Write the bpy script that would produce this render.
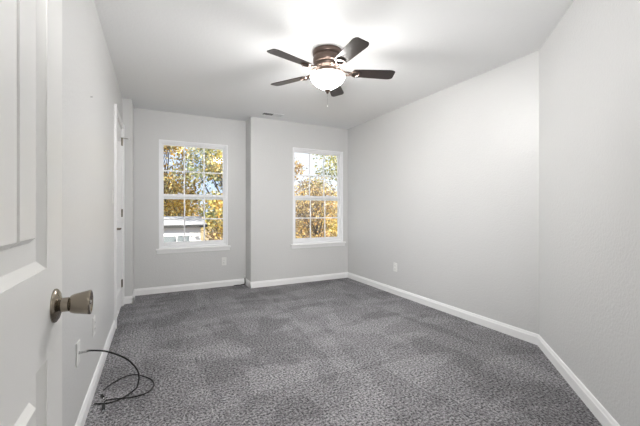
import bpy, bmesh, math, random
import numpy as np
from mathutils import Vector, Matrix
random.seed(4); rng = np.random.default_rng(11)
for o in list(bpy.data.objects): bpy.data.objects.remove(o)
S = bpy.context.scene; C = S.collection; PI = math.pi

# ------------------------------------------------------------------ camera, sky, sun, exposure
YAW = math.radians(26.84); EYE = 1.126
cam = bpy.data.cameras.new('camera'); camo = bpy.data.objects.new('camera', cam); C.objects.link(camo)
camo.location = (0, 0, EYE); camo.rotation_euler = (PI/2, 0, -YAW)
cam.sensor_width = 36; cam.lens = 36*326/640; cam.shift_y = -4/640; cam.clip_start = .02; cam.clip_end = 500
S.camera = camo
S.view_settings.view_transform = 'Standard'; S.view_settings.look = 'None'
S.view_settings.gamma = 1; S.view_settings.exposure = 0.30; S.view_settings.use_curve_mapping = False

FAN_BOWL = 140.0
FAN_BULB = .6
HALL_FILL_W = 70.0
w = bpy.data.worlds.new('sky'); S.world = w; w.use_nodes = True
nt = w.node_tree; bg = nt.nodes['Background']
tc = nt.nodes.new('ShaderNodeTexCoord'); no = nt.nodes.new('ShaderNodeTexNoise'); rp = nt.nodes.new('ShaderNodeValToRGB')
no.inputs['Scale'].default_value = 3.2; no.inputs['Detail'].default_value = 5
rp.color_ramp.elements[0].position = .42; rp.color_ramp.elements[0].color = (.50, .66, .96, 1)
rp.color_ramp.elements[1].position = .60; rp.color_ramp.elements[1].color = (.80, .86, .95, 1)
nt.links.new(tc.outputs['Generated'], no.inputs['Vector']); nt.links.new(no.outputs['Fac'], rp.inputs['Fac'])
nt.links.new(rp.outputs['Color'], bg.inputs['Color']); bg.inputs['Strength'].default_value = 1.15
sun = bpy.data.lights.new('sun', 'SUN'); sun.energy = 11.0; sun.angle = math.radians(1); sun.color = (1, .93, .82)
suno = bpy.data.objects.new('sun', sun); C.objects.link(suno)
suno.rotation_euler = Vector((-.35, .62, -.62)).to_track_quat('-Z', 'Y').to_euler()

# added fill spot above the camera, out of view, aimed forward and up
fl = bpy.data.lights.new('added_fill_spot', 'SPOT'); fl.energy = 140; fl.spot_size = math.radians(110); fl.spot_blend = 1; fl.shadow_soft_size = .12; fl.color = (1, .99, .98)
flo = bpy.data.objects.new('added_fill_spot', fl); C.objects.link(flo); flo.location = (.03, .0, 1.58)
flo.rotation_euler = Vector((.55, 1.0, .36)).to_track_quat('-Z', 'Y').to_euler()

# ------------------------------------------------------------------ helpers
def tag(o, label=None, cat=None, group=None, kind=None):
    if label: o['label'] = label
    if cat: o['category'] = cat
    if group: o['group'] = group
    if kind: o['kind'] = kind
    return o
def empty(name, loc=(0, 0, 0), rot=(0, 0, 0)):
    o = bpy.data.objects.new(name, None); C.objects.link(o); o.location = loc; o.rotation_euler = rot
    o.empty_display_size = .1; return o
def obj(name, bm, mat, parent=None, smooth=False, bevel=0, seg=2, auto=None):
    me = bpy.data.meshes.new(name)
    bmesh.ops.recalc_face_normals(bm, faces=bm.faces)
    bm.to_mesh(me); bm.free()
    for m in (mat if isinstance(mat, (list, tuple)) else [mat]): me.materials.append(m)
    o = bpy.data.objects.new(name, me); C.objects.link(o)
    if smooth or auto: me.shade_smooth()
    if auto: me.set_sharp_from_angle(angle=math.radians(auto))
    if bevel:
        b = o.modifiers.new('bevel', 'BEVEL'); b.width = bevel; b.segments = seg; b.limit_method = 'ANGLE'; b.harden_normals = False
    if parent: o.parent = parent
    return o
def box(bm, x0, x1, y0, y1, z0, z1, mi=0, M=None):
    vs = [bm.verts.new(Vector((x, y, z)) if M is None else M @ Vector((x, y, z))) for x in (x0, x1) for y in (y0, y1) for z in (z0, z1)]
    for q in ((0, 1, 3, 2), (4, 6, 7, 5), (0, 4, 5, 1), (2, 3, 7, 6), (0, 2, 6, 4), (1, 5, 7, 3)):
        f = bm.faces.new([vs[i] for i in q]); f.material_index = mi
def prism(bm, pts, h0, h1, M=None, mi=0):
    """polygon pts (2D) extruded along local z, placed by M"""
    M = M or Matrix()
    a = [bm.verts.new(M @ Vector((p[0], p[1], h0))) for p in pts]; b = [bm.verts.new(M @ Vector((p[0], p[1], h1))) for p in pts]
    n = len(pts); bm.faces.new(a[::-1]).material_index = mi; bm.faces.new(b).material_index = mi
    for i in range(n): bm.faces.new((a[i], a[(i+1) % n], b[(i+1) % n], b[i])).material_index = mi
def lathe(bm, prof, n=48, M=None, mi=0, close=True):
    M = M or Matrix(); rings = []
    for r, z in prof:
        if r < 1e-6: rings.append([bm.verts.new(M @ Vector((0, 0, z)))])
        else: rings.append([bm.verts.new(M @ Vector((r*math.cos(2*PI*k/n), r*math.sin(2*PI*k/n), z))) for k in range(n)])
    for a, b in zip(rings, rings[1:]):
        for k in range(n):
            k2 = (k+1) % n
            if len(a) == 1 and len(b) == 1: continue
            if len(a) == 1: f = (a[0], b[k], b[k2])
            elif len(b) == 1: f = (a[k], a[k2], b[0])
            else: f = (a[k], a[k2], b[k2], b[k])
            bm.faces.new(f).material_index = mi
    if close:
        for rr in (rings[0], rings[-1]):
            if len(rr) > 1: bm.faces.new(rr).material_index = mi
def tube(bm, pts, r, n=8, mi=0, radii=None):
    pts = [Vector(p) for p in pts]; rings = []; ref = None
    for i, p in enumerate(pts):
        t = (pts[min(i+1, len(pts)-1)] - pts[max(i-1, 0)]).normalized()
        if ref is None: ref = t.orthogonal().normalized()
        ref = (ref - t*ref.dot(t)).normalized(); b = t.cross(ref)
        rr = radii[i] if radii else r
        rings.append([bm.verts.new(p + (ref*math.cos(2*PI*k/n) + b*math.sin(2*PI*k/n))*rr) for k in range(n)])
    for a, b in zip(rings, rings[1:]):
        for k in range(n): bm.faces.new((a[k], a[(k+1) % n], b[(k+1) % n], b[k])).material_index = mi
    bm.faces.new(rings[0][::-1]).material_index = mi; bm.faces.new(rings[-1]).material_index = mi
def spline(pts, n=8):
    pts = [Vector(p) for p in pts]; P = [pts[0]*2-pts[1]] + pts + [pts[-1]*2-pts[-2]]; out = []
    for i in range(1, len(P)-2):
        for k in range(n):
            t = k/n; a, b, c, d = P[i-1:i+3]
            out.append(.5*((2*b)+(c-a)*t+(2*a-5*b+4*c-d)*t*t+(3*b-a-3*c+d)*t**3))
    return out + [pts[-1]]
def axis_to(direction, loc=(0, 0, 0)):
    return Matrix.Translation(loc) @ Vector(direction).to_track_quat('Z', 'Y').to_matrix().to_4x4()

# ------------------------------------------------------------------ materials
def mat(name, col, rough=.5, metal=0, bump=None, spec=.5, coord='Object', var=None, emit=None):
    m = bpy.data.materials.new(name); m.use_nodes = True; nt = m.node_tree; p = nt.nodes['Principled BSDF']
    p.inputs['Base Color'].default_value = (*col, 1); p.inputs['Roughness'].default_value = rough
    p.inputs['Metallic'].default_value = metal; p.inputs['Specular IOR Level'].default_value = spec
    tc = nt.nodes.new('ShaderNodeTexCoord')
    if bump:
        sc, st, dist = bump
        n = nt.nodes.new('ShaderNodeTexNoise'); n.inputs['Scale'].default_value = sc; n.inputs['Detail'].default_value = 3
        b = nt.nodes.new('ShaderNodeBump'); b.inputs['Strength'].default_value = st; b.inputs['Distance'].default_value = dist
        nt.links.new(tc.outputs[coord], n.inputs['Vector']); nt.links.new(n.outputs['Fac'], b.inputs['Height'])
        nt.links.new(b.outputs['Normal'], p.inputs['Normal'])
    if var:
        sc, col2 = var
        n = nt.nodes.new('ShaderNodeTexNoise'); n.inputs['Scale'].default_value = sc; n.inputs['Detail'].default_value = 4
        r = nt.nodes.new('ShaderNodeValToRGB'); r.color_ramp.elements[0].position = .35; r.color_ramp.elements[1].position = .65
        r.color_ramp.elements[0].color = (*col, 1); r.color_ramp.elements[1].color = (*col2, 1)
        nt.links.new(tc.outputs[coord], n.inputs['Vector']); nt.links.new(n.outputs['Fac'], r.inputs['Fac'])
        nt.links.new(r.outputs['Color'], p.inputs['Base Color'])
    if emit: p.inputs['Emission Color'].default_value = (*emit[0], 1); p.inputs['Emission Strength'].default_value = emit[1]
    return m
WALL = mat('wall_paint', (.632, .632, .626), .38, bump=(75, .55, .004), spec=.5, var=(1.3, (.645, .644, .638)))
CEIL = mat('ceiling_paint', (.86, .865, .865), .8, bump=(60, .4, .004), spec=.2)
TRIM = mat('white_trim_paint', (.88, .88, .88), .35, bump=(300, .03, .001))
DOORM = mat('white_door_paint', (.80, .795, .78), .32, bump=(220, .05, .001))
VINYL = mat('white_vinyl', (.91, .915, .93), .35, bump=(200, .02, .001))
PLATE = mat('white_plastic', (.80, .80, .78), .3, bump=(200, .02, .0005))
SLOT = mat('dark_slot', (.03, .03, .03), .6, bump=(200, .02, .0005))
NICKEL = mat('brushed_nickel', (.27, .235, .19), .2, 1, bump=(260, .04, .0005))
BRONZE = mat('brushed_bronze', (.13, .095, .08), .34, .8, bump=(200, .05, .0006))
BLADE = mat('dark_blade_wood', (.018, .012, .010), .28, bump=(60, .05, .0006), spec=.5)
BLACK = mat('black_rubber', (.006, .006, .006), .55, bump=(300, .05, .0005))
STEEL = mat('steel', (.55, .55, .55), .25, 1, bump=(300, .03, .0005))
BOWL = mat('lit_glass_bowl', (.9, .9, .88), .3, bump=(30, .1, .001), emit=((1, .985, .965), FAN_BOWL))
BOWLIN = mat('bowl_inside_glass', (.9, .9, .88), .3, bump=(30, .1, .001), emit=((1, .975, .945), 4))
HALL_FILL_GLASS = mat('added_hall_glow', (.9, .9, .88), .3, bump=(30, .1, .001), emit=((1, .96, .9), 6))  # glowing shade of the added hallway fill lamp
BULB = mat('lit_bulb', (.9, .9, .88), .3, bump=(30, .1, .001), emit=((1, .95, .88), 10))

def carpet_mat():
    m = bpy.data.materials.new('grey_carpet'); m.use_nodes = True; nt = m.node_tree; p = nt.nodes['Principled BSDF']
    L = nt.links.new; N = nt.nodes.new
    tc = N('ShaderNodeTexCoord')
    f = N('ShaderNodeTexNoise'); f.inputs['Scale'].default_value = 75; f.inputs['Detail'].default_value = 4; f.inputs['Roughness'].default_value = .75
    L(tc.outputs['Object'], f.inputs['Vector'])
    v = N('ShaderNodeTexVoronoi'); v.inputs['Scale'].default_value = 105
    L(tc.outputs['Object'], v.inputs['Vector'])
    # brushed pile: long strokes left by the vacuum, two directions
    def strokes(rot, sc, seed):
        mp = N('ShaderNodeMapping'); mp.inputs['Rotation'].default_value = (0, 0, rot); mp.inputs['Scale'].default_value = sc; mp.inputs['Location'].default_value = (seed, seed*.7, 0)
        n = N('ShaderNodeTexNoise'); n.inputs['Scale'].default_value = 1; n.inputs['Detail'].default_value = 5; n.inputs['Distortion'].default_value = .3
        L(tc.outputs['Object'], mp.inputs['Vector']); L(mp.outputs['Vector'], n.inputs['Vector'])
        r = N('ShaderNodeMapRange'); r.inputs['From Min'].default_value = .475; r.inputs['From Max'].default_value = .525
        r.inputs['To Min'].default_value = 0; r.inputs['To Max'].default_value = 1
        L(n.outputs['Fac'], r.inputs['Value']); return r.outputs['Result']
    a = strokes(.45, (3.4, 1.3, 1), 3.1); b = strokes(.15, (1.0, 3.4, 1), 9.2)
    ad = N('ShaderNodeMath'); ad.operation = 'ADD'; L(a, ad.inputs[0]); L(b, ad.inputs[1])
    mr = N('ShaderNodeMapRange'); mr.inputs['From Max'].default_value = 2; mr.inputs['To Min'].default_value = .80; mr.inputs['To Max'].default_value = 1.18
    L(ad.outputs[0], mr.inputs['Value'])
    r = N('ShaderNodeValToRGB'); e = r.color_ramp.elements
    e[0].position = .38; e[0].color = (.040, .039, .043, 1); e[1].position = .64; e[1].color = (.54, .527, .545, 1)
    L(f.outputs['Fac'], r.inputs['Fac'])
    mx = N('ShaderNodeVectorMath'); mx.operation = 'SCALE'; L(r.outputs['Color'], mx.inputs[0]); L(mr.outputs['Result'], mx.inputs['Scale'])
    L(mx.outputs['Vector'], p.inputs['Base Color'])
    ad2 = N('ShaderNodeMath'); ad2.operation = 'ADD'; L(f.outputs['Fac'], ad2.inputs[0]); L(v.outputs['Distance'], ad2.inputs[1])
    bp = N('ShaderNodeBump'); bp.inputs['Strength'].default_value = .9; bp.inputs['Distance'].default_value = .012
    L(ad2.outputs[0], bp.inputs['Height']); L(bp.outputs['Normal'], p.inputs['Normal'])
    p.inputs['Roughness'].default_value = .95; p.inputs['Specular IOR Level'].default_value = .1
    return m
CARPET = carpet_mat()
def glass_mat():
    m = bpy.data.materials.new('window_glass'); m.use_nodes = True; nt = m.node_tree; nt.nodes.remove(nt.nodes['Principled BSDF'])
    t = nt.nodes.new('ShaderNodeBsdfTransparent'); g = nt.nodes.new('ShaderNodeBsdfGlossy'); g.inputs['Roughness'].default_value = .02
    t.inputs['Color'].default_value = (.97, .98, .975, 1)
    f = nt.nodes.new('ShaderNodeFresnel'); f.inputs['IOR'].default_value = 1.2
    mx = nt.nodes.new('ShaderNodeMixShader')
    nt.links.new(f.outputs[0], mx.inputs[0]); nt.links.new(t.outputs[0], mx.inputs[1]); nt.links.new(g.outputs[0], mx.inputs[2])
    nt.links.new(mx.outputs[0], nt.nodes['Material Output'].inputs['Surface']); return m
GLASS = glass_mat()

# ------------------------------------------------------------------ room shell
LX, RX = -.343, 2.832; YB1, YB2 = 4.862, 4.582; JX = 1.215; TOP = 2.44; LJY = 4.50; LJX = -.243
CX, CY = RX, 1.587                       # where the angled wall starts
def struct(name, bm, m, **k): return tag(obj(name, bm, m, **k), kind='structure')
bm = bmesh.new(); box(bm, -1.3, 3.2, -2.9, 5.05, -.12, 0); struct('floor', bm, CARPET)
bm = bmesh.new(); box(bm, -1.3, 3.2, -2.9, 5.05, TOP, TOP+.15); struct('ceiling', bm, CEIL)
# left wall with a niche for the closet door
DY0, DY1, DH = 3.66, 4.40, 2.045
bm = bmesh.new()
box(bm, LX-.12, LX, .1, DY0, 0, TOP); box(bm, LX-.12, LX, DY1, LJY, 0, TOP); box(bm, LX-.12, LX, DY0, DY1, DH, TOP)
box(bm, LX-.24, LX-.12, -.02, LJY, 0, TOP)
struct('wall_left', bm, WALL)
bm = bmesh.new(); box(bm, LX-.24, LJX, LJY, YB1+.12, 0, TOP); struct('wall_left_return', bm, WALL)
W1 = (.045, .950); W2 = (1.856, 2.742); WZ = (.592, 2.06)
bm = bmesh.new(); Y0, Y1 = YB1, YB1+.14
box(bm, LJX, W1[0], Y0, Y1, 0, TOP); box(bm, W1[1], JX, Y0, Y1, 0, TOP); box(bm, *W1, Y0, Y1, 0, WZ[0]); box(bm, *W1, Y0, Y1, WZ[1], TOP)
struct('wall_back', bm, WALL)
bm = bmesh.new(); Y0, Y1 = YB2, YB2+.14
box(bm, JX, W2[0], Y0, Y1, 0, TOP); box(bm, W2[1], RX+.14, Y0, Y1, 0, TOP); box(bm, *W2, Y0, Y1, 0, WZ[0]); box(bm, *W2, Y0, Y1, WZ[1], TOP)
box(bm, JX, JX+.12, Y1, YB1+.14, 0, TOP)
struct('wall_back_right', bm, WALL)
bm = bmesh.new(); box(bm, RX, RX+.14, CY-.05, YB2, 0, TOP); struct('wall_right', bm, WALL)
bm = bmesh.new(); s2 = math.sqrt(.5); t = 2.05
prism(bm, [(CX, CY), (CX-t*s2, CY-t*s2), (CX-t*s2+.1, CY-t*s2-.1), (CX+.14, CY-.06)], 0, TOP); struct('wall_angled', bm, WALL)
AXE, AYE = CX-t*s2, CY-t*s2              # (1.38, .14)
# near wall with the doorway the camera stands in
OX0, OX1 = -.222, .62
bm = bmesh.new(); box(bm, LX-.12, OX0, -.02, .1, 0, TOP); box(bm, OX1, AXE+.1, -.02, .1, 0, TOP+0); box(bm, OX0, OX1, -.02, .1, 2.05, TOP)
struct('wall_near', bm, WALL)
bm = bmesh.new(); box(bm, -1.12, -1.0, -2.6, -.02, 0, TOP); box(bm, 1.45, 1.57, -2.6, -.02, 0, TOP); box(bm, -1.12, 1.57, -2.72, -2.6, 0, TOP)
box(bm, -1.0, LX-.24, -.02, .1, 0, TOP)
struct('wall_hallway', bm, WALL)

# baseboards: profile (thickness, height), run along a straight line with the room on its left
def board(bm, p, q, h=.088, th=.014, e0=0, e1=0):
    p, q = Vector((*p, 0)), Vector((*q, 0)); d = (q-p).normalized(); p = p - d*e0; q = q + d*e1; L = (q-p).length
    nrm = Vector((-d.y, d.x, 0))
    M = Matrix.Translation(p) @ Matrix((( nrm.x, 0, d.x, 0), (nrm.y, 0, d.y, 0), (0, 1, 0, 0), (0, 0, 0, 1)))
    prism(bm, [(0, 0), (th, 0), (th, h*.72), (th*.75, h*.80), (th*.55, h*.93), (th*.3, h), (0, h)], 0, L, M)
def bb(name, segs):
    bm = bmesh.new()
    for sgm in segs: board(bm, *sgm[:2], e0=sgm[2] if len(sgm) > 2 else 0, e1=sgm[3] if len(sgm) > 3 else 0)
    struct(name, bm, TRIM)
bb('baseboard_left', [((LX, DY0-.075), (LX, .11)), ((LX, LJY), (LX, DY1+.075))])
bb('baseboard_left_return', [((LJX, LJY), (LX, LJY), .014, 0), ((LJX, YB1), (LJX, LJY), 0, .014)])
bb('baseboard_back', [((JX, YB1), (LJX, YB1))])
bb('baseboard_back_right', [((JX, YB2), (JX, YB1), .014, 0), ((RX, YB2), (JX, YB2), 0, .014)])
bb('baseboard_right', [((CX, CY), (RX, YB2))])
bb('baseboard_angled', [((AXE, AYE), (CX, CY))])

# door casings
bm = bmesh.new(); cw, ct = .060, .016
for y0, y1 in ((DY0-cw-.008, DY0-.008), (DY1+.008, DY1+cw+.008)): box(bm, LX, LX+ct, y0, y1, 0, DH+.008+cw)
box(bm, LX, LX+ct, DY0-.008, DY1+.008, DH+.008, DH+.008+cw)
for y0, y1 in ((DY0-cw-.008, DY0-cw+.012), (DY1+cw-.012, DY1+cw+.008)): box(bm, LX+ct, LX+ct+.006, y0, y1, 0, DH+.008+cw)
box(bm, LX-.06, LX, DY0, DY0+.012, 0, DH); box(bm, LX-.06, LX, DY1-.012, DY1, 0, DH); box(bm, LX-.06, LX, DY0+.012, DY1-.012, DH-.012, DH)
struct('trim_1', bm, TRIM, bevel=.003)
bm = bmesh.new()
box(bm, OX0-.018+.018, OX0+.018, -.02, .1, 0, 2.05); box(bm, OX1-.018, OX1, -.02, .1, 0, 2.05); box(bm, OX0+.018, OX1-.018, -.02, .1, 2.032, 2.05)
box(bm, OX1-.006, OX1+.054, .1, .116, 0, 2.11); box(bm, OX0-.054, OX0+.006, .1, .116, 0, 2.11); box(bm, OX0+.006, OX1-.006, .1, .116, 2.044, 2.11)
struct('trim_2', bm, TRIM, bevel=.003)

# ------------------------------------------------------------------ doors
# slab in local coords: u = along width from hinge, n = outward normal (towards camera/room), z up
def door_slab(name, W, H, M, panels, stile, m, fields, planks=True, th=.035):
    bm = bmesh.new(); d = .0125
    us = [0, stile, W-stile, W]
    box(bm, 0, W, -th+d, -d, 0, H, M=M)                                   # core
    for sgn in (0, 1):
        n0, n1 = (-d, 0) if sgn == 0 else (-th, -th+d)
        box(bm, 0, stile, n0, n1, 0, H, M=M); box(bm, W-stile, W, n0, n1, 0, H, M=M)
        zs = [0] + [z for p in panels for z in p] + [H]
        for k in range(0, len(zs), 2): box(bm, stile, W-stile, n0, n1, zs[k], zs[k+1], M=M)
        face, deep = (0, -d) if sgn == 0 else (-th, -th+d)
        for (z0, z1) in panels:
            # sloped sticking round the recess
            b = .016; u0, u1 = stile, W-stile
            outer = [(u0, z0), (u1, z0), (u1, z1), (u0, z1)]; inner = [(u0+b, z0+b), (u1-b, z0+b), (u1-b, z1-b), (u0+b, z1-b)]
            s_ = -.002 if sgn == 0 else .002
            O_ = [bm.verts.new(M @ Vector((u, face+s_, z))) for u, z in outer]; I_ = [bm.verts.new(M @ Vector((u, deep, z))) for u, z in inner]
            for k in range(4): bm.faces.new((O_[k], O_[(k+1) % 4], I_[(k+1) % 4], I_[k]))
            # raised planked field with its own chamfer
            g = fields; fu0, fu1, fz0, fz1 = u0+g, u1-g, z0+g, z1-g
            n = 5 if planks else 1; pw = (fu1-fu0)/n
            for k in range(n):
                a, c = fu0+k*pw+(.0035 if k else 0), fu0+(k+1)*pw-(.0035 if k < n-1 else 0)
                ch = .005 if planks else .02
                top = -.0015 if sgn == 0 else -th+.0015
                cl = ch if k else .014; cr = ch if k < n-1 else .014
                O2 = [bm.verts.new(M @ Vector(v)) for v in ((a, deep, fz0), (c, deep, fz0), (c, deep, fz1), (a, deep, fz1))]
                I2 = [bm.verts.new(M @ Vector(v)) for v in ((a+cl*.5, top, fz0+.010), (c-cr*.5, top, fz0+.010), (c-cr*.5, top, fz1-.010), (a+cl*.5, top, fz1-.010))]
                for q in range(4): bm.faces.new((O2[q], O2[(q+1) % 4], I2[(q+1) % 4], I2[q]))
                bm.faces.new(I2)
    return struct(name, bm, m)
FX = -.18                                        # room face of the open door
Mo = Matrix(((0, 1, 0, FX), (1, 0, 0, .123), (0, 0, 1, .012), (0, 0, 0, 1)))   # (u, n, z) -> world
d1 = door_slab('door_1', .762, 2.02, Mo, [(.23, .835), (1.003, 1.90)], .110, DOORM, .052)
tag(d1, 'white planked two-panel door standing open at the left edge', kind='structure')
kb = bmesh.new(); K = axis_to((1, 0, 0), (FX, .824, .932))
lathe(kb, [(.0335, .0), (.0335, .002), (.0325, .004), (.027, .0075), (.0175, .010), (.0145, .012)], 48, K)
kn = obj('door_knob', kb, NICKEL, d1, auto=35)
kb = bmesh.new()
lathe(kb, [(.0142, .011), (.0142, .0235), (.010, .0245), (.010, .0270)], 32, K)
lathe(kb, [(.010, .0262), (.0165, .0262), (.0180, .0280), (.0200, .034), (.0222, .045), (.0240, .054), (.0250, .0590), (.0245, .0608), (.0225, .0614), (.019, .0598), (.013, .0582), (.006, .0576), (0, .0576)], 48, K)
k2 = obj('knob_grip', kb, NICKEL, kn, auto=35)
kb = bmesh.new(); lathe(kb, [(.0045, .057), (.0045, .0602), (.003, .0612), (0, .0612)], 20, K); obj('lock_button', kb, STEEL, kn, auto=35)
kb = bmesh.new(); K2 = axis_to((-1, 0, 0), (FX-.035, .824, .934))
lathe(kb, [(.0335, .0), (.0325, .004), (.0175, .010), (.0125, .012), (.0125, .028), (.0182, .031), (.0188, .040), (.0243, .061), (.0225, .067), (0, .064)], 40, K2)
obj('door_knob', kb, NICKEL, d1, auto=35)
kb = bmesh.new(); box(kb, FX-.030, FX-.005, .8848, .8862, .905, .963); box(kb, FX-.024, FX-.011, .886, .893, .925, .943); obj('latch', kb, NICKEL, d1)
for z in (.25, 1.02, 1.80):
    kb = bmesh.new(); tube(kb, [(FX-.0375, .119, z-.045), (FX-.0375, .119, z+.045)], .005, 12); obj('hinge', kb, NICKEL, d1)

# closet door in the left wall (closed)
Mc = Matrix(((0, 1, 0, LX-.003), (-1, 0, 0, DY1-.014), (0, 0, 1, .012), (0, 0, 0, 1)))
d2 = door_slab('door_2', DY1-DY0-.028, DH-.028, Mc, [(.22, .80), (.98, 1.88)], .105, TRIM, .05)
tag(d2, 'white closed closet door with steel lever in the left wall', kind='structure')
for i, z in enumerate((.27, 1.08, 1.90)):
    kb = bmesh.new(); yy = DY1-.013
    tube(kb, [(LX+.005, yy, z-.045), (LX+.005, yy, z+.045)], .0065, 12)
    box(kb, LX-.003, LX+.001, yy-.030, yy-.004, z-.045, z+.045); box(kb, LX-.003, LX+.001, yy+.004, yy+.011, z-.045, z+.045)
    hg = obj('hinge', kb, NICKEL, d2)
    if i == 2:
        kb = bmesh.new(); tube(kb, [(LX+.005, yy, z+.046), (LX+.02, yy+.01, z+.047), (LX+.062, yy+.03, z+.047)], .003, 8)
        ds = obj('door_stop', kb, NICKEL, hg); 
        kb = bmesh.new(); tube(kb, [(LX+.060, yy+.029, z+.047), (LX+.078, yy+.037, z+.047)], .010, 16); tag(obj('rubber_tip', kb, PLATE, hg), 'white rubber tip')
kb = bmesh.new(); hy = DY0+.085; HM = axis_to((1, 0, 0), (LX-.003, hy, .93))
lathe(kb, [(.030, 0), (.030, .006), (.024, .009), (.011, .010), (.011, .042), (0, .042)], 32, HM)
lv = obj('lever_handle', kb, NICKEL, d2, auto=35)
kb = bmesh.new(); tube(kb, spline([(LX+.036, hy-.008, .93), (LX+.038, hy+.03, .932), (LX+.036, hy+.07, .929), (LX+.030, hy+.105, .926)], 5), .008, 12); obj('lever', kb, NICKEL, lv, smooth=True)

# ------------------------------------------------------------------ windows
def make_window(name, X, Yw, label):
    x0, x1 = X; z0, z1 = WZ
    root = empty(name, (x0, Yw, z0)); tag(root, label, kind='structure')
    def part(nm, bm, m, par=None, **k):
        o = obj(nm, bm, m, None, **k); p = par or root; o.parent = p
        o.matrix_parent_inverse = Matrix.Translation((-x0, -Yw, -z0)) if p is root else Matrix()
        if p is not root: o.parent = p
        return o
    bm = bmesh.new(); f = .030
    a, b = Yw+.001, Yw+.139
    box(bm, x0, x0+.022, a, b, z0, z1); box(bm, x1-.022, x1, a, b, z0, z1); box(bm, x0+.022, x1-.022, a, b, z1-.022, z1); box(bm, x0+.022, x1-.022, a, b, z0, z0+.022)
    # vinyl frame with two tracks
    for (xa, xb) in ((x0+.022, x0+.040), (x1-.040, x1-.022)):
        box(bm, xa, xb, Yw+.022, Yw+.030, z0+.02, z1-.02); box(bm, xa, xb, Yw+.100, Yw+.120, z0+.02, z1-.02)
    box(bm, x0+.04, x1-.04, Yw+.022, Yw+.030, z1-.040, z1-.022); box(bm, x0+.04, x1-.04, Yw+.06, Yw+.120, z0+.022, z0+.045); box(bm, x0+.04, x1-.04, Yw+.100, Yw+.120, z1-.040, z1-.022)
    part('window_frame', bm, VINYL, bevel=.002)
    zm = 1.295
    for nm, ya, za, zb, br, tr in (('lower_sash', Yw+.033, z0+.024, zm+.036, .058, .036), ('upper_sash', Yw+.066, zm-.034, z1-.024, .036, .036)):
        bm = bmesh.new(); xa, xb = x0+.024, x1-.024; st = .036; yb = ya+.030
        box(bm, xa, xa+st, ya, yb, za, zb); box(bm, xb-st, xb, ya, yb, za, zb); box(bm, xa+st, xb-st, ya, yb, za, za+br); box(bm, xa+st, xb-st, ya, yb, zb-tr, zb)
        if nm == 'lower_sash': box(bm, xa+.05, xb-.05, ya-.008, ya, za+br-.012, za+br-.004)
        ga, gb, gz0, gz1 = xa+st, xb-st, za+br, zb-tr
        sh = part(nm, bm, VINYL, bevel=.002)
        bm = bmesh.new(); box(bm, ga-.004, gb+.004, ya+.012, ya+.018, gz0-.004, gz1+.004); part('glass_pane', bm, GLASS, sh)
        bm = bmesh.new(); mw = .009
        for k in (1, 2):
            xc = ga+(gb-ga)*k/3; box(bm, xc-mw, xc+mw, ya+.008, ya+.0115, gz0-.002, gz1+.002)
        zc = (gz0+gz1)/2; box(bm, ga-.002, gb+.002, ya+.007, ya+.0108, zc-mw, zc+mw)
        part('muntin_grid', bm, VINYL, sh)
        if nm == 'lower_sash':
            bm = bmesh.new()
            for xc in (xa+(xb-xa)*.28, xa+(xb-xa)*.72):
                box(bm, xc-.028, xc+.028, ya+.002, ya+.028, zb, zb+.010); tube(bm, [(xc, ya+.015, zb+.01), (xc, ya+.015, zb+.018)], .011, 12); box(bm, xc-.03, xc+.004, ya+.004, ya+.014, zb+.010, zb+.017)
            part('sash_lock', bm, VINYL, sh)
    bm = bmesh.new(); box(bm, x0-.034, x1+.034, Yw-.038, Yw, z0-.022, z0+.001); box(bm, x0+.001, x1-.001, Yw, Yw+.03, z0-.001, z0+.022-.019)
    part('window_sill', bm, TRIM, bevel=.005)
    bm = bmesh.new(); box(bm, x0-.026, x1+.026, Yw-.014, Yw, z0-.066, z0-.022); part('apron', bm, TRIM, bevel=.003)
make_window('window_1', W1, YB1, 'white six-over-six sash window left of the wall corner')
make_window('window_2', W2, YB2, 'white six-over-six sash window next to the right wall')

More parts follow.
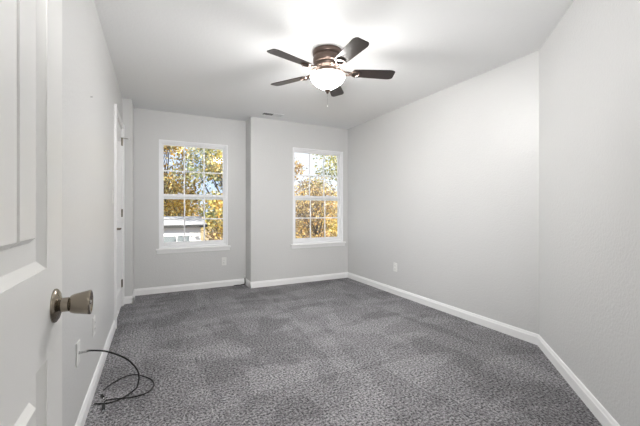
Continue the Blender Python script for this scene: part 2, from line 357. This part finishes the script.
# ------------------------------------------------------------------ ceiling fan
FC = Vector((1.285, 2.40, 0)); fan = empty('ceiling_fan', (FC.x, FC.y, TOP))
tag(fan, 'bronze five-blade ceiling fan with a lit white glass bowl', 'ceiling fan')
bm = bmesh.new()   # local z measured down from the ceiling
lathe(bm, [(.118, 0), (.124, -.006), (.124, -.030), (.119, -.040), (.112, -.046), (.112, -.056), (.120, -.062), (.121, -.092), (.116, -.102), (.106, -.108), (.106, -.114), (.108, -.120), (.104, -.136), (.086, -.150), (0, -.150)], 64)
obj('motor_housing', bm, BRONZE, fan, auto=30)
bm = bmesh.new(); lathe(bm, [(.070, -.150), (.074, -.156), (.074, -.172), (.058, -.180), (.030, -.184), (.012, -.186), (.012, -.312), (0, -.312)], 48); obj('light_fitter', bm, BRONZE, fan, auto=30)
BZ = -.172
for k in range(5):
    be = math.radians(228.1+72*k)+YAW; ang = PI/2-be       # world angle of the blade
    R = Matrix.Rotation(ang, 4, 'Z') @ Matrix.Translation((0, 0, BZ)) @ Matrix.Rotation(math.radians(-11), 4, 'X')
    # blade outline: gently widening with rounded tip
    pts = []; r0, r1 = .215, .57
    for (x, y) in ((r0, .048), (r0+.10, .055), (r1-.05, .064)): pts.append((x, y))
    for q in range(1, 7): a = PI/2 - q*PI/14; pts.append((r1-.05+.05*math.cos(a), .064-.03+.03*math.sin(a)))
    full = pts + [(x, -y) for x, y in pts[::-1]]
    full += [(r0-.012, -.025), (r0-.012, .025)]
    bm = bmesh.new(); prism(bm, full, -.003, .003, R); bl = obj('fan_blade', bm, BLADE, fan, bevel=.0015)
    # blade iron: arm from the motor, ring, mounting foot
    bm = bmesh.new(); R0 = Matrix.Rotation(ang, 4, 'Z')
    for sy in (-1, 1):
        tube(bm, [R0 @ Vector(p) for p in spline([(.082, sy*.012, -.148), (.110, sy*.026, -.160), (.140, sy*.034, BZ-.006), (.175, sy*.030, BZ-.008), (.205, sy*.012, BZ-.008)], 4)], .006, 8)
    ring = [R @ Vector((.235+.034*math.cos(a), .034*math.sin(a), -.0075)) for a in [2*PI*i/24 for i in range(25)]]
    tube(bm, ring, .0065, 8)
    tube(bm, [R @ Vector((.200, 0, -.0075)), R @ Vector((.175, 0, -.0075))], .010, 8)
    for (sx, sy) in ((.235, .034), (.235, -.034), (.269, 0)): tube(bm, [R @ Vector((sx, sy, -.003)), R @ Vector((sx, sy, -.016))], .006, 10)
    obj('blade_iron', bm, BRONZE, bl, auto=40)
# bell-shaped glass bowl, open at the top
out = [(.1425, -.204), (.1425, -.212), (.1385, -.224), (.131, -.240), (.116, -.259), (.092, -.279), (.064, -.297), (.040, -.311), (.020, -.320)]
inn = [(r-.004, z+.003) for r, z in out[1:]]
bm = bmesh.new(); lathe(bm, out + [(0, -.320)], 64, close=False); lathe(bm, [out[0]] + inn + [(0, -.317)], 64, mi=1, close=False)
for f in bm.faces:
    if f.calc_center_median().z > -.212: f.material_index = 1
bmesh.ops.remove_doubles(bm, verts=bm.verts, dist=1e-5)
obj('glass_bowl', bm, [BOWL, BOWLIN], fan, smooth=True)
bm = bmesh.new(); lathe(bm, [(.024, -.314), (.026, -.321), (.023, -.328), (.014, -.334), (.011, -.342), (.007, -.350), (0, -.353)], 32); fi = obj('finial', bm, BRONZE, fan, smooth=True)
bm = bmesh.new(); tube(bm, [(.0, 0, -.350), (0, 0, -.45)], .0008, 6); ch = obj('pull_chain', bm, STEEL, fan)
bm = bmesh.new(); lathe(bm, [(0, -.448), (.003, -.452), (.0035, -.462), (0, -.468)], 12); obj('chain_fob', bm, STEEL, ch)
for k in range(3):
    a = .6+2*PI*k/3; px, py = .075*math.cos(a), .075*math.sin(a)
    bm = bmesh.new(); tube(bm, [(px*.3, py*.3, -.190), (px*.7, py*.7, -.197)], .010, 10); so = obj('bulb_socket', bm, BRONZE, fan)
    bm = bmesh.new(); lathe(bm, [(0, -.022), (.013, -.018), (.020, -.006), (.020, .004), (.012, .018), (0, .022)], 16, Matrix.Translation((px, py, -.205))); obj('bulb', bm, BULB, so, smooth=True)
    l = bpy.data.lights.new('bulb_light', 'POINT'); l.energy = FAN_BULB; l.color = (1, .975, .94); l.shadow_soft_size = .022
    lo = bpy.data.objects.new('bulb_light', l); C.objects.link(lo); lo.parent = fan; lo.location = (px*1.32, py*1.32, -.190)

# unseen lamp added on the hallway ceiling behind the camera, as fill light
hl = empty('added_hall_lamp', (-.6, -1.3, TOP)); tag(hl, 'round white fill lamp added out of view in the hallway behind the doorway', 'added fill lamp')
bm = bmesh.new(); lathe(bm, [(.15, 0), (.155, -.02), (.14, -.025), (0, -.025)], 40); obj('added_lamp_base', bm, BRONZE, hl, auto=30)
bm = bmesh.new(); lathe(bm, [(.14, -.025), (.13, -.06), (.09, -.09), (.04, -.105), (0, -.108)], 40); obj('added_lamp_shade', bm, HALL_FILL_GLASS, hl, smooth=True)
l = bpy.data.lights.new('added_hall_fill', 'POINT'); l.energy = HALL_FILL_W; l.shadow_soft_size = .15; l.color = (1, .98, .95)
lo = bpy.data.objects.new('added_hall_fill', l); C.objects.link(lo); lo.parent = hl; lo.location = (0, 0, -.30)

# ceiling register
vt = empty('ceiling_vent', (1.455, 4.34, TOP)); tag(vt, 'white slatted air register on the ceiling near the right window', 'ceiling vent')
bm = bmesh.new(); a, b = .155, .075
for x0, x1, y0, y1 in ((-a, a, -b, -b+.02), (-a, a, b-.02, b), (-a, -a+.02, -b+.02, b-.02), (a-.02, a, -b+.02, b-.02)): box(bm, x0, x1, y0, y1, -.008, 0)
obj('vent_frame', bm, CEIL, vt, bevel=.002)
bm = bmesh.new(); box(bm, -a+.02, a-.02, -b+.02, b-.02, -.001, 0); obj('duct_opening', bm, SLOT, vt)
bm = bmesh.new()
for sgn, x0, x1 in ((-1, -a+.022, -.004), (1, .004, a-.022)):
    n = 7
    for k in range(n):
        xx = x0+(x1-x0)*(k+.5)/n
        M = Matrix.Translation((xx, 0, -.0065)) @ Matrix.Rotation(sgn*math.radians(38), 4, 'Y')
        box(bm, -.0075, .0075, -b+.02, b-.02, -.0006, .0006, M=M)
obj('louvre', bm, CEIL, vt)

# ------------------------------------------------------------------ wall plates
def plate(kind, loc, rotz, name, label, cat, group=None):
    """local: x along wall, -y out into the room, z up"""
    r = empty(name, loc, (0, 0, rotz)); tag(r, label, cat, group)
    bm = bmesh.new(); box(bm, -.035, .035, -.006, 0, -.0575, .0575); obj('cover_plate', bm, PLATE, r, bevel=.003)
    if kind == 'outlet':
        for zc in (-.0195, .0195):
            bm = bmesh.new(); box(bm, -.0165, .0165, -.0085, -.005, zc-.0135, zc+.0135); so = obj('socket', bm, PLATE, r, bevel=.004)
            bm = bmesh.new(); box(bm, -.0075, -.0055, -.0090, -.0084, zc-.002, zc+.007); box(bm, .0055, .0075, -.0090, -.0084, zc-.002, zc+.007); box(bm, -.002, .002, -.0090, -.0084, zc-.010, zc-.006); obj('slot', bm, SLOT, so)
        bm = bmesh.new(); tube(bm, [(0, -.0055, 0), (0, -.0072, 0)], .003, 10); obj('screw', bm, PLATE, r)
    if kind == 'switch':
        bm = bmesh.new(); box(bm, -.006, .006, -.008, -.005, -.013, .013); t = obj('toggle', bm, PLATE, r)
        bm = bmesh.new(); box(bm, -.004, .004, -.016, -.007, .000, .009); obj('toggle_tip', bm, PLATE, t)
    if kind == 'coax':
        bm = bmesh.new(); tube(bm, [(0, -.005, 0), (0, -.009, 0)], .008, 6); tube(bm, [(0, -.008, 0), (0, -.020, 0)], .0048, 12); obj('cable_jack', bm, STEEL, r)
    return r
plate('outlet', (.893, YB1, .364), 0, 'wall_outlet', 'white outlet on the back wall below the left window', 'outlet')
plate('outlet', (RX, 3.39, .358), PI/2*-1, 'wall_outlet', 'white outlet on the long right wall', 'outlet')
plate('outlet', (LX, 2.453, .396), PI/2, 'wall_outlet', 'white outlet on the left wall behind the cable plate', 'outlet')
plate('coax', (LX, 1.979, .414), PI/2, 'cable_wall_plate', 'white cable plate low on the left wall with a black cable', 'wall plate')
plate('switch', (LX, 3.475, 1.235), PI/2, 'light_switch', 'white light switch on the left wall beside the closet door', 'light switch')
bm = bmesh.new(); tube(bm, [(LX-.002, 2.346, 1.792), (LX+.008, 2.346, 1.794)], .0012, 6); lathe(bm, [(.0035, .008), (.0035, .0095), (0, .010)], 10, axis_to((1, 0, 0), (LX, 2.346, 1.794)))
tag(obj('nail', bm, SLOT), 'small dark nail high on the left wall', 'nail')

# ------------------------------------------------------------------ cables
cz = .0035
path = [(LX+.018, 1.979, .414), (LX+.06, 1.979, .415), (-.205, 1.985, .388), (-.125, 2.04, .305), (-.085, 2.15, .18), (-.095, 2.26, .055), (-.12, 2.30, .012), (-.17, 2.26, cz), (-.235, 2.235, cz), (-.312, 2.262, cz)]
cb = empty('coaxial_cable', (-.2, 2.25, 0)); tag(cb, 'black coaxial cable looping from the left wall plate down to the carpet', 'cable')
inv = Matrix.Translation((.2, -2.25, 0))
def cpart(nm, bm, m, par, **k):
    o = obj(nm, bm, m, par, **k); o.matrix_parent_inverse = inv if par.type == 'EMPTY' else Matrix(); return o
bm = bmesh.new(); tube(bm, spline(path, 10), .0043, 10)
ca = cpart('cable_cord', bm, BLACK, cb, smooth=True)
bm = bmesh.new(); tube(bm, [(LX+.012, 1.979, .414), (LX+.040, 1.979, .415)], .0062, 6); cpart('cable_connector', bm, STEEL, cb)
c2 = empty('coaxial_cable', (-.2, 2.25, 0)); tag(c2, 'thin black cable coiled flat on the carpet with loose connectors', 'cable')
path = [(-.262, 2.215, cz), (-.255, 2.25, cz+.009), (-.20, 2.245, cz+.009), (-.12, 2.235, cz+.003), (-.045, 2.255, cz), (-.008, 2.32, cz), (-.015, 2.40, cz), (-.055, 2.46, cz+.004), (-.12, 2.515, cz+.010), (-.185, 2.52, cz+.006), (-.25, 2.47, cz), (-.285, 2.41, cz)]
bm = bmesh.new(); tube(bm, spline(path, 10), .0036, 10); cpart('cable_cord', bm, BLACK, c2, smooth=True)
for p, q in (((-.262, 2.218, cz+.002), (-.256, 2.165, cz+.002)), ((-.285, 2.34, cz+.003), (-.273, 2.305, cz+.003))):
    bm = bmesh.new(); tube(bm, [p, q], .0085, 10); cc = cpart('cable_connector', bm, BLACK, c2)
    bm = bmesh.new(); v = (Vector(q)-Vector(p)).normalized(); tube(bm, [Vector(q), Vector(q)+v*.022], .006, 6); cpart('metal_tip', bm, STEEL, cc)
# stub of cable in the far corner
c3 = empty('cable_stub', (1.15, 4.82, 0)); tag(c3, 'short black cable stub on the carpet in the corner beside the bump-out', 'cable')
inv = Matrix.Translation((-1.15, -4.82, 0))
bm = bmesh.new(); tube(bm, spline([(1.03, 4.822, .006), (1.08, 4.81, .011), (1.12, 4.825, .004), (1.155, 4.815, .012), (1.19, 4.825, .014), (1.196, 4.838, .05), (1.194, 4.842, .10)], 6), .006, 8); cpart('cable_cord', bm, BLACK, c3, smooth=True)
bm = bmesh.new(); tube(bm, [(1.194, 4.842, .10), (1.194, 4.843, .135)], .009, 10); tag(cpart('cable_connector', bm, PLATE, c3), 'white connector')

# ------------------------------------------------------------------ outside
GZ = -3.0
GROUND = mat('leaf_litter_ground', (.20, .16, .09), .95, bump=(8, .6, .05), var=(2.2, (.34, .25, .13)))
bm = bmesh.new(); box(bm, -70, 90, 5.3, 120, GZ-.3, GZ); tag(obj('outside_ground', bm, GROUND), kind='structure')
BARK = mat('bark', (.085, .070, .060), .9, bump=(14, .8, .03), var=(6, (.15, .13, .115)))
def leaf_mat(name, cols):
    m = bpy.data.materials.new(name); m.use_nodes = True; nt = m.node_tree; nt.nodes.remove(nt.nodes['Principled BSDF'])
    at = nt.nodes.new('ShaderNodeAttribute'); at.attribute_name = 'tint'; r = nt.nodes.new('ShaderNodeValToRGB'); r.color_ramp.interpolation = 'CONSTANT'
    e = r.color_ramp.elements; e[0].color = (*cols[0], 1); e[0].position = 0; e[1].position = 1/len(cols); e[1].color = (*cols[1], 1)
    for i in range(2, len(cols)): x = e.new(i/len(cols)); x.color = (*cols[i], 1)
    d = nt.nodes.new('ShaderNodeBsdfDiffuse'); t = nt.nodes.new('ShaderNodeBsdfTranslucent'); mx = nt.nodes.new('ShaderNodeMixShader'); mx.inputs[0].default_value = .35
    nt.links.new(at.outputs['Fac'], r.inputs['Fac'])
    for q in (d, t): nt.links.new(r.outputs['Color'], q.inputs['Color'])
    nt.links.new(d.outputs[0], mx.inputs[1]); nt.links.new(t.outputs[0], mx.inputs[2]); nt.links.new(mx.outputs[0], nt.nodes['Material Output'].inputs['Surface'])
    return m
LEAF = {'gold': leaf_mat('golden_leaves', [(.76, .52, .11), (.78, .60, .18), (.52, .32, .10), (.82, .70, .34), (.26, .25, .15), (.46, .40, .28)]),
        'lime': leaf_mat('yellow_green_leaves', [(.60, .58, .16), (.74, .66, .26), (.34, .38, .20), (.80, .76, .50), (.24, .28, .16), (.60, .50, .28)]),
        'rust': leaf_mat('russet_leaves', [(.50, .32, .15), (.66, .48, .20), (.30, .23, .17), (.68, .56, .34), (.22, .21, .19), (.44, .40, .34)])}
def foliage(name, centres, nl, spread, size, m, parent, off):
    n = len(centres)*nl
    c = np.repeat(np.array(centres), nl, 0) + rng.normal(0, 1, (n, 3))*np.array([spread, spread, spread*.75])
    u = rng.normal(0, 1, (n, 3)); u /= np.linalg.norm(u, axis=1)[:, None]
    v = np.cross(u, rng.normal(0, 1, (n, 3))); v /= np.linalg.norm(v, axis=1)[:, None]; wv = np.cross(u, v)
    s = (size*rng.uniform(.6, 1.35, n))[:, None]
    P = np.stack([c-u*s*.5, c+v*s*.32+wv*s*.10, c+u*s*.5, c-v*s*.32+wv*s*.10], 1).reshape(-1, 3) - np.array(off)
    me = bpy.data.meshes.new(name); me.vertices.add(4*n); me.vertices.foreach_set('co', P.ravel())
    idx = np.arange(4*n).reshape(n, 4); tri = np.stack([idx[:, [0, 1, 2]], idx[:, [0, 2, 3]]], 1).reshape(-1)
    me.loops.add(6*n); me.loops.foreach_set('vertex_index', tri); me.polygons.add(2*n); me.polygons.foreach_set('loop_start', np.arange(2*n)*3)
    me.update(calc_edges=True)
    a = me.attributes.new('tint', 'FLOAT', 'FACE'); a.data.foreach_set('value', np.repeat(np.clip(rng.uniform(0, 1, len(centres)).repeat(nl)*.45+rng.uniform(0, 1, n)*.55, 0, .999), 2))
    me.materials.append(m); me.validate()
    o = bpy.data.objects.new(name, me); C.objects.link(o); o.parent = parent; return o
def tree(x, y, h, r, kind, label, nc=46, nl=85, size=.14, lean=0, low=.28, group=None):
    root = empty('autumn_tree', (x, y, GZ)); tag(root, label, 'tree', group)
    bm = bmesh.new(); top = Vector((lean, 0, h*.86)); tr = h*.018
    mid = [Vector((lean*t**1.5+math.sin(t*5+x)*.12, math.cos(t*4+y)*.1, h*.86*t)) for t in (0, .2, .4, .6, .8, 1)]
    tube(bm, [p-Vector((0, 0, .15 if i == 0 else 0)) for i, p in enumerate(mid)], 0, 10, radii=[tr*1.3, tr, tr*.85, tr*.62, tr*.4, tr*.15])
    cs = []
    for k in range(nc):
        t = random.uniform(low, 1.0); a = random.uniform(0, 2*PI); rr = r*math.sqrt(random.uniform(.08, 1))*math.sin(PI*min(1, max(.12, (t-low+.10)/(1.14-low))))**.6
        p = Vector((lean*t + rr*math.cos(a), rr*math.sin(a), h*t)); cs.append((p.x+x, p.y+y, p.z+GZ))
        ti = max(.15, t-.22-.1*rr/r); f_ = ti/.86*5; i0 = min(4, int(f_)); base = mid[i0].lerp(mid[i0+1], min(1, f_-i0))
        m_ = base.lerp(p, .5)+Vector((random.uniform(-.15, .15), random.uniform(-.15, .15), .12))
        br = tr*(.34 if k % 3 == 0 else .18)
        tube(bm, [base, m_, p], 0, 5, radii=[br, br*.65, br*.2])
    obj('trunk', bm, BARK, root, smooth=True)
    foliage('foliage', cs, nl, r*.17, size, LEAF[kind], root, (x, y, GZ))
T = [ # x, y, height, crown radius, kind, foliage clumps, leaves per clump, leaf size, label
 (.5, 22.3, 10.8, 2.1, 'gold', 70, 130, .19, 'tall golden tree directly behind the white neighbouring house'),
 (3.5, 14.0, 8.8, 1.6, 'gold', 60, 120, .13, 'tree with orange-gold leaves at the right side of the left window'),
 (-5.4, 22.6, 9.5, 2.0, 'rust', 60, 110, .19, 'russet tree left of the left window, behind the white house'),
 (4.0, 18.4, 10.6, 2.1, 'lime', 70, 130, .18, 'tall yellow-green tree filling the top right of the left window'),
 (6.3, 12.0, 4.9, 1.2, 'rust', 60, 110, .10, 'low russet tree at the left edge of the right window'),
 (8.2, 14.2, 4.8, 1.5, 'gold', 60, 110, .10, 'low golden tree in the lower half of the right window'),
 (10.7, 17.4, 9.4, 1.8, 'lime', 55, 95, .15, 'yellow-green tree rising at the right side of the right window'),
 (7.3, 18.2, 7.0, 1.4, 'rust', 45, 80, .14, 'sparse brown-leaved tree behind the low golden tree'),
 (14.2, 20.4, 7.4, 2.0, 'gold', 50, 80, .18, 'golden tree beyond the right edge of the right window'),
 (11.4, 25.0, 6.8, 2.0, 'rust', 45, 80, .18, 'broad russet tree far beyond the right window'),
 (7.2, 23.2, 8.2, 2.0, 'gold', 45, 75, .18, 'thin golden tree between the two windows, half bare'),
 (-10.4, 22.5, 9.0, 2.1, 'lime', 42, 65, .18, 'yellow-green tree far left beyond the white house'),
]
for x, y, h, r, kd, nc_, nl_, sz_, lb in T:
    tree(x, y, h, r, kd, lb, nc=nc_, nl=nl_, size=sz_, lean=random.uniform(-.5, .5))
for i in range(18):   # wooded edge far off, two staggered rows
    x = -9+(i//2)*4.9+(i % 2)*2.4+random.uniform(-.2, .2); y = 31+(i % 2)*5.5+random.uniform(-.3, .3)
    tree(x, y, random.uniform(5.2, 6.8), 1.75, ('rust', 'gold', 'rust')[i % 3], 'small distant tree in the wooded edge far beyond the windows', nc=40, nl=60, size=.30, low=.1, group='distant trees of the wooded edge')

# neighbouring house below the left window
hs = empty('neighbour_house', (-2.4, 16.5, GZ)); tag(hs, 'white-sided neighbouring house with grey roof outside the left window', 'house')
SID = mat('white_siding', (.55, .54, .55), .6, bump=(40, .05, .002)); ROOF = mat('grey_shingle', (.30, .31, .33), .9, bump=(20, .5, .02), var=(9, (.42, .42, .44)))
GREYG = mat('grey_window_glass', (.16, .18, .19), .15, bump=(4, .02, .002))
def hp(nm, bm, m, par=None, **k):
    o = obj(nm, bm, m, par or hs, **k)
    if par is None: o.matrix_parent_inverse = Matrix.Translation((2.4, -16.5, -GZ))
    return o
HX0, HX1, HY0, HY1, HE = -7.0, 1.72, 14.6, 19.0, .42
bm = bmesh.new(); box(bm, HX0, HX1, HY0, HY1, GZ, HE)
n = 24
for k in range(n):     # lap boards
    z0 = GZ+(HE-GZ)*k/n; z1 = GZ+(HE-GZ)*(k+1)/n
    M = Matrix(((0, 0, 1, 0), (1, 0, 0, 0), (0, 1, 0, 0), (0, 0, 0, 1)))
    prism(bm, [(HY0-.022, z0), (HY0, z0), (HY0, z1), (HY0-.006, z1)], HX0, HX1, M)
hp('siding_wall', bm, SID)
bm = bmesh.new(); M = Matrix(((0, 0, 1, 0), (1, 0, 0, 0), (0, 1, 0, 0), (0, 0, 0, 1)))
prism(bm, [(HY0-.14, HE-.02), (HY0-.14, HE+.06), (16.8, HE+.36), (HY1+.35, HE+.06), (HY1+.35, HE-.02)], HX0-.25, HX1+.25, M)
hp('roof', bm, ROOF)
bm = bmesh.new(); box(bm, HX0-.25, HX1+.25, HY0-.24, HY0-.14, HE-.06, HE+.05); hp('gutter', bm, SLOT)
for wx0, wx1 in ((.30, 1.28), (-3.2, -2.2)):
    bm = bmesh.new()
    for a in ((wx0-.07, wx0, -1.25, .02), (wx1, wx1+.07, -1.25, .02), (wx0-.07, wx1+.07, .02, .09), (wx0-.07, wx1+.07, -1.32, -1.25), ((wx0+wx1)/2-.02, (wx0+wx1)/2+.02, -1.25, .02)):
        box(bm, a[0], a[1], HY0-.05, HY0-.02, a[2], a[3])
    wf = hp('window', bm, VINYL)
    bm = bmesh.new(); box(bm, wx0, wx1, HY0-.035, HY0-.024, -1.25, .02); o = hp('pane', bm, GREYG, wf)
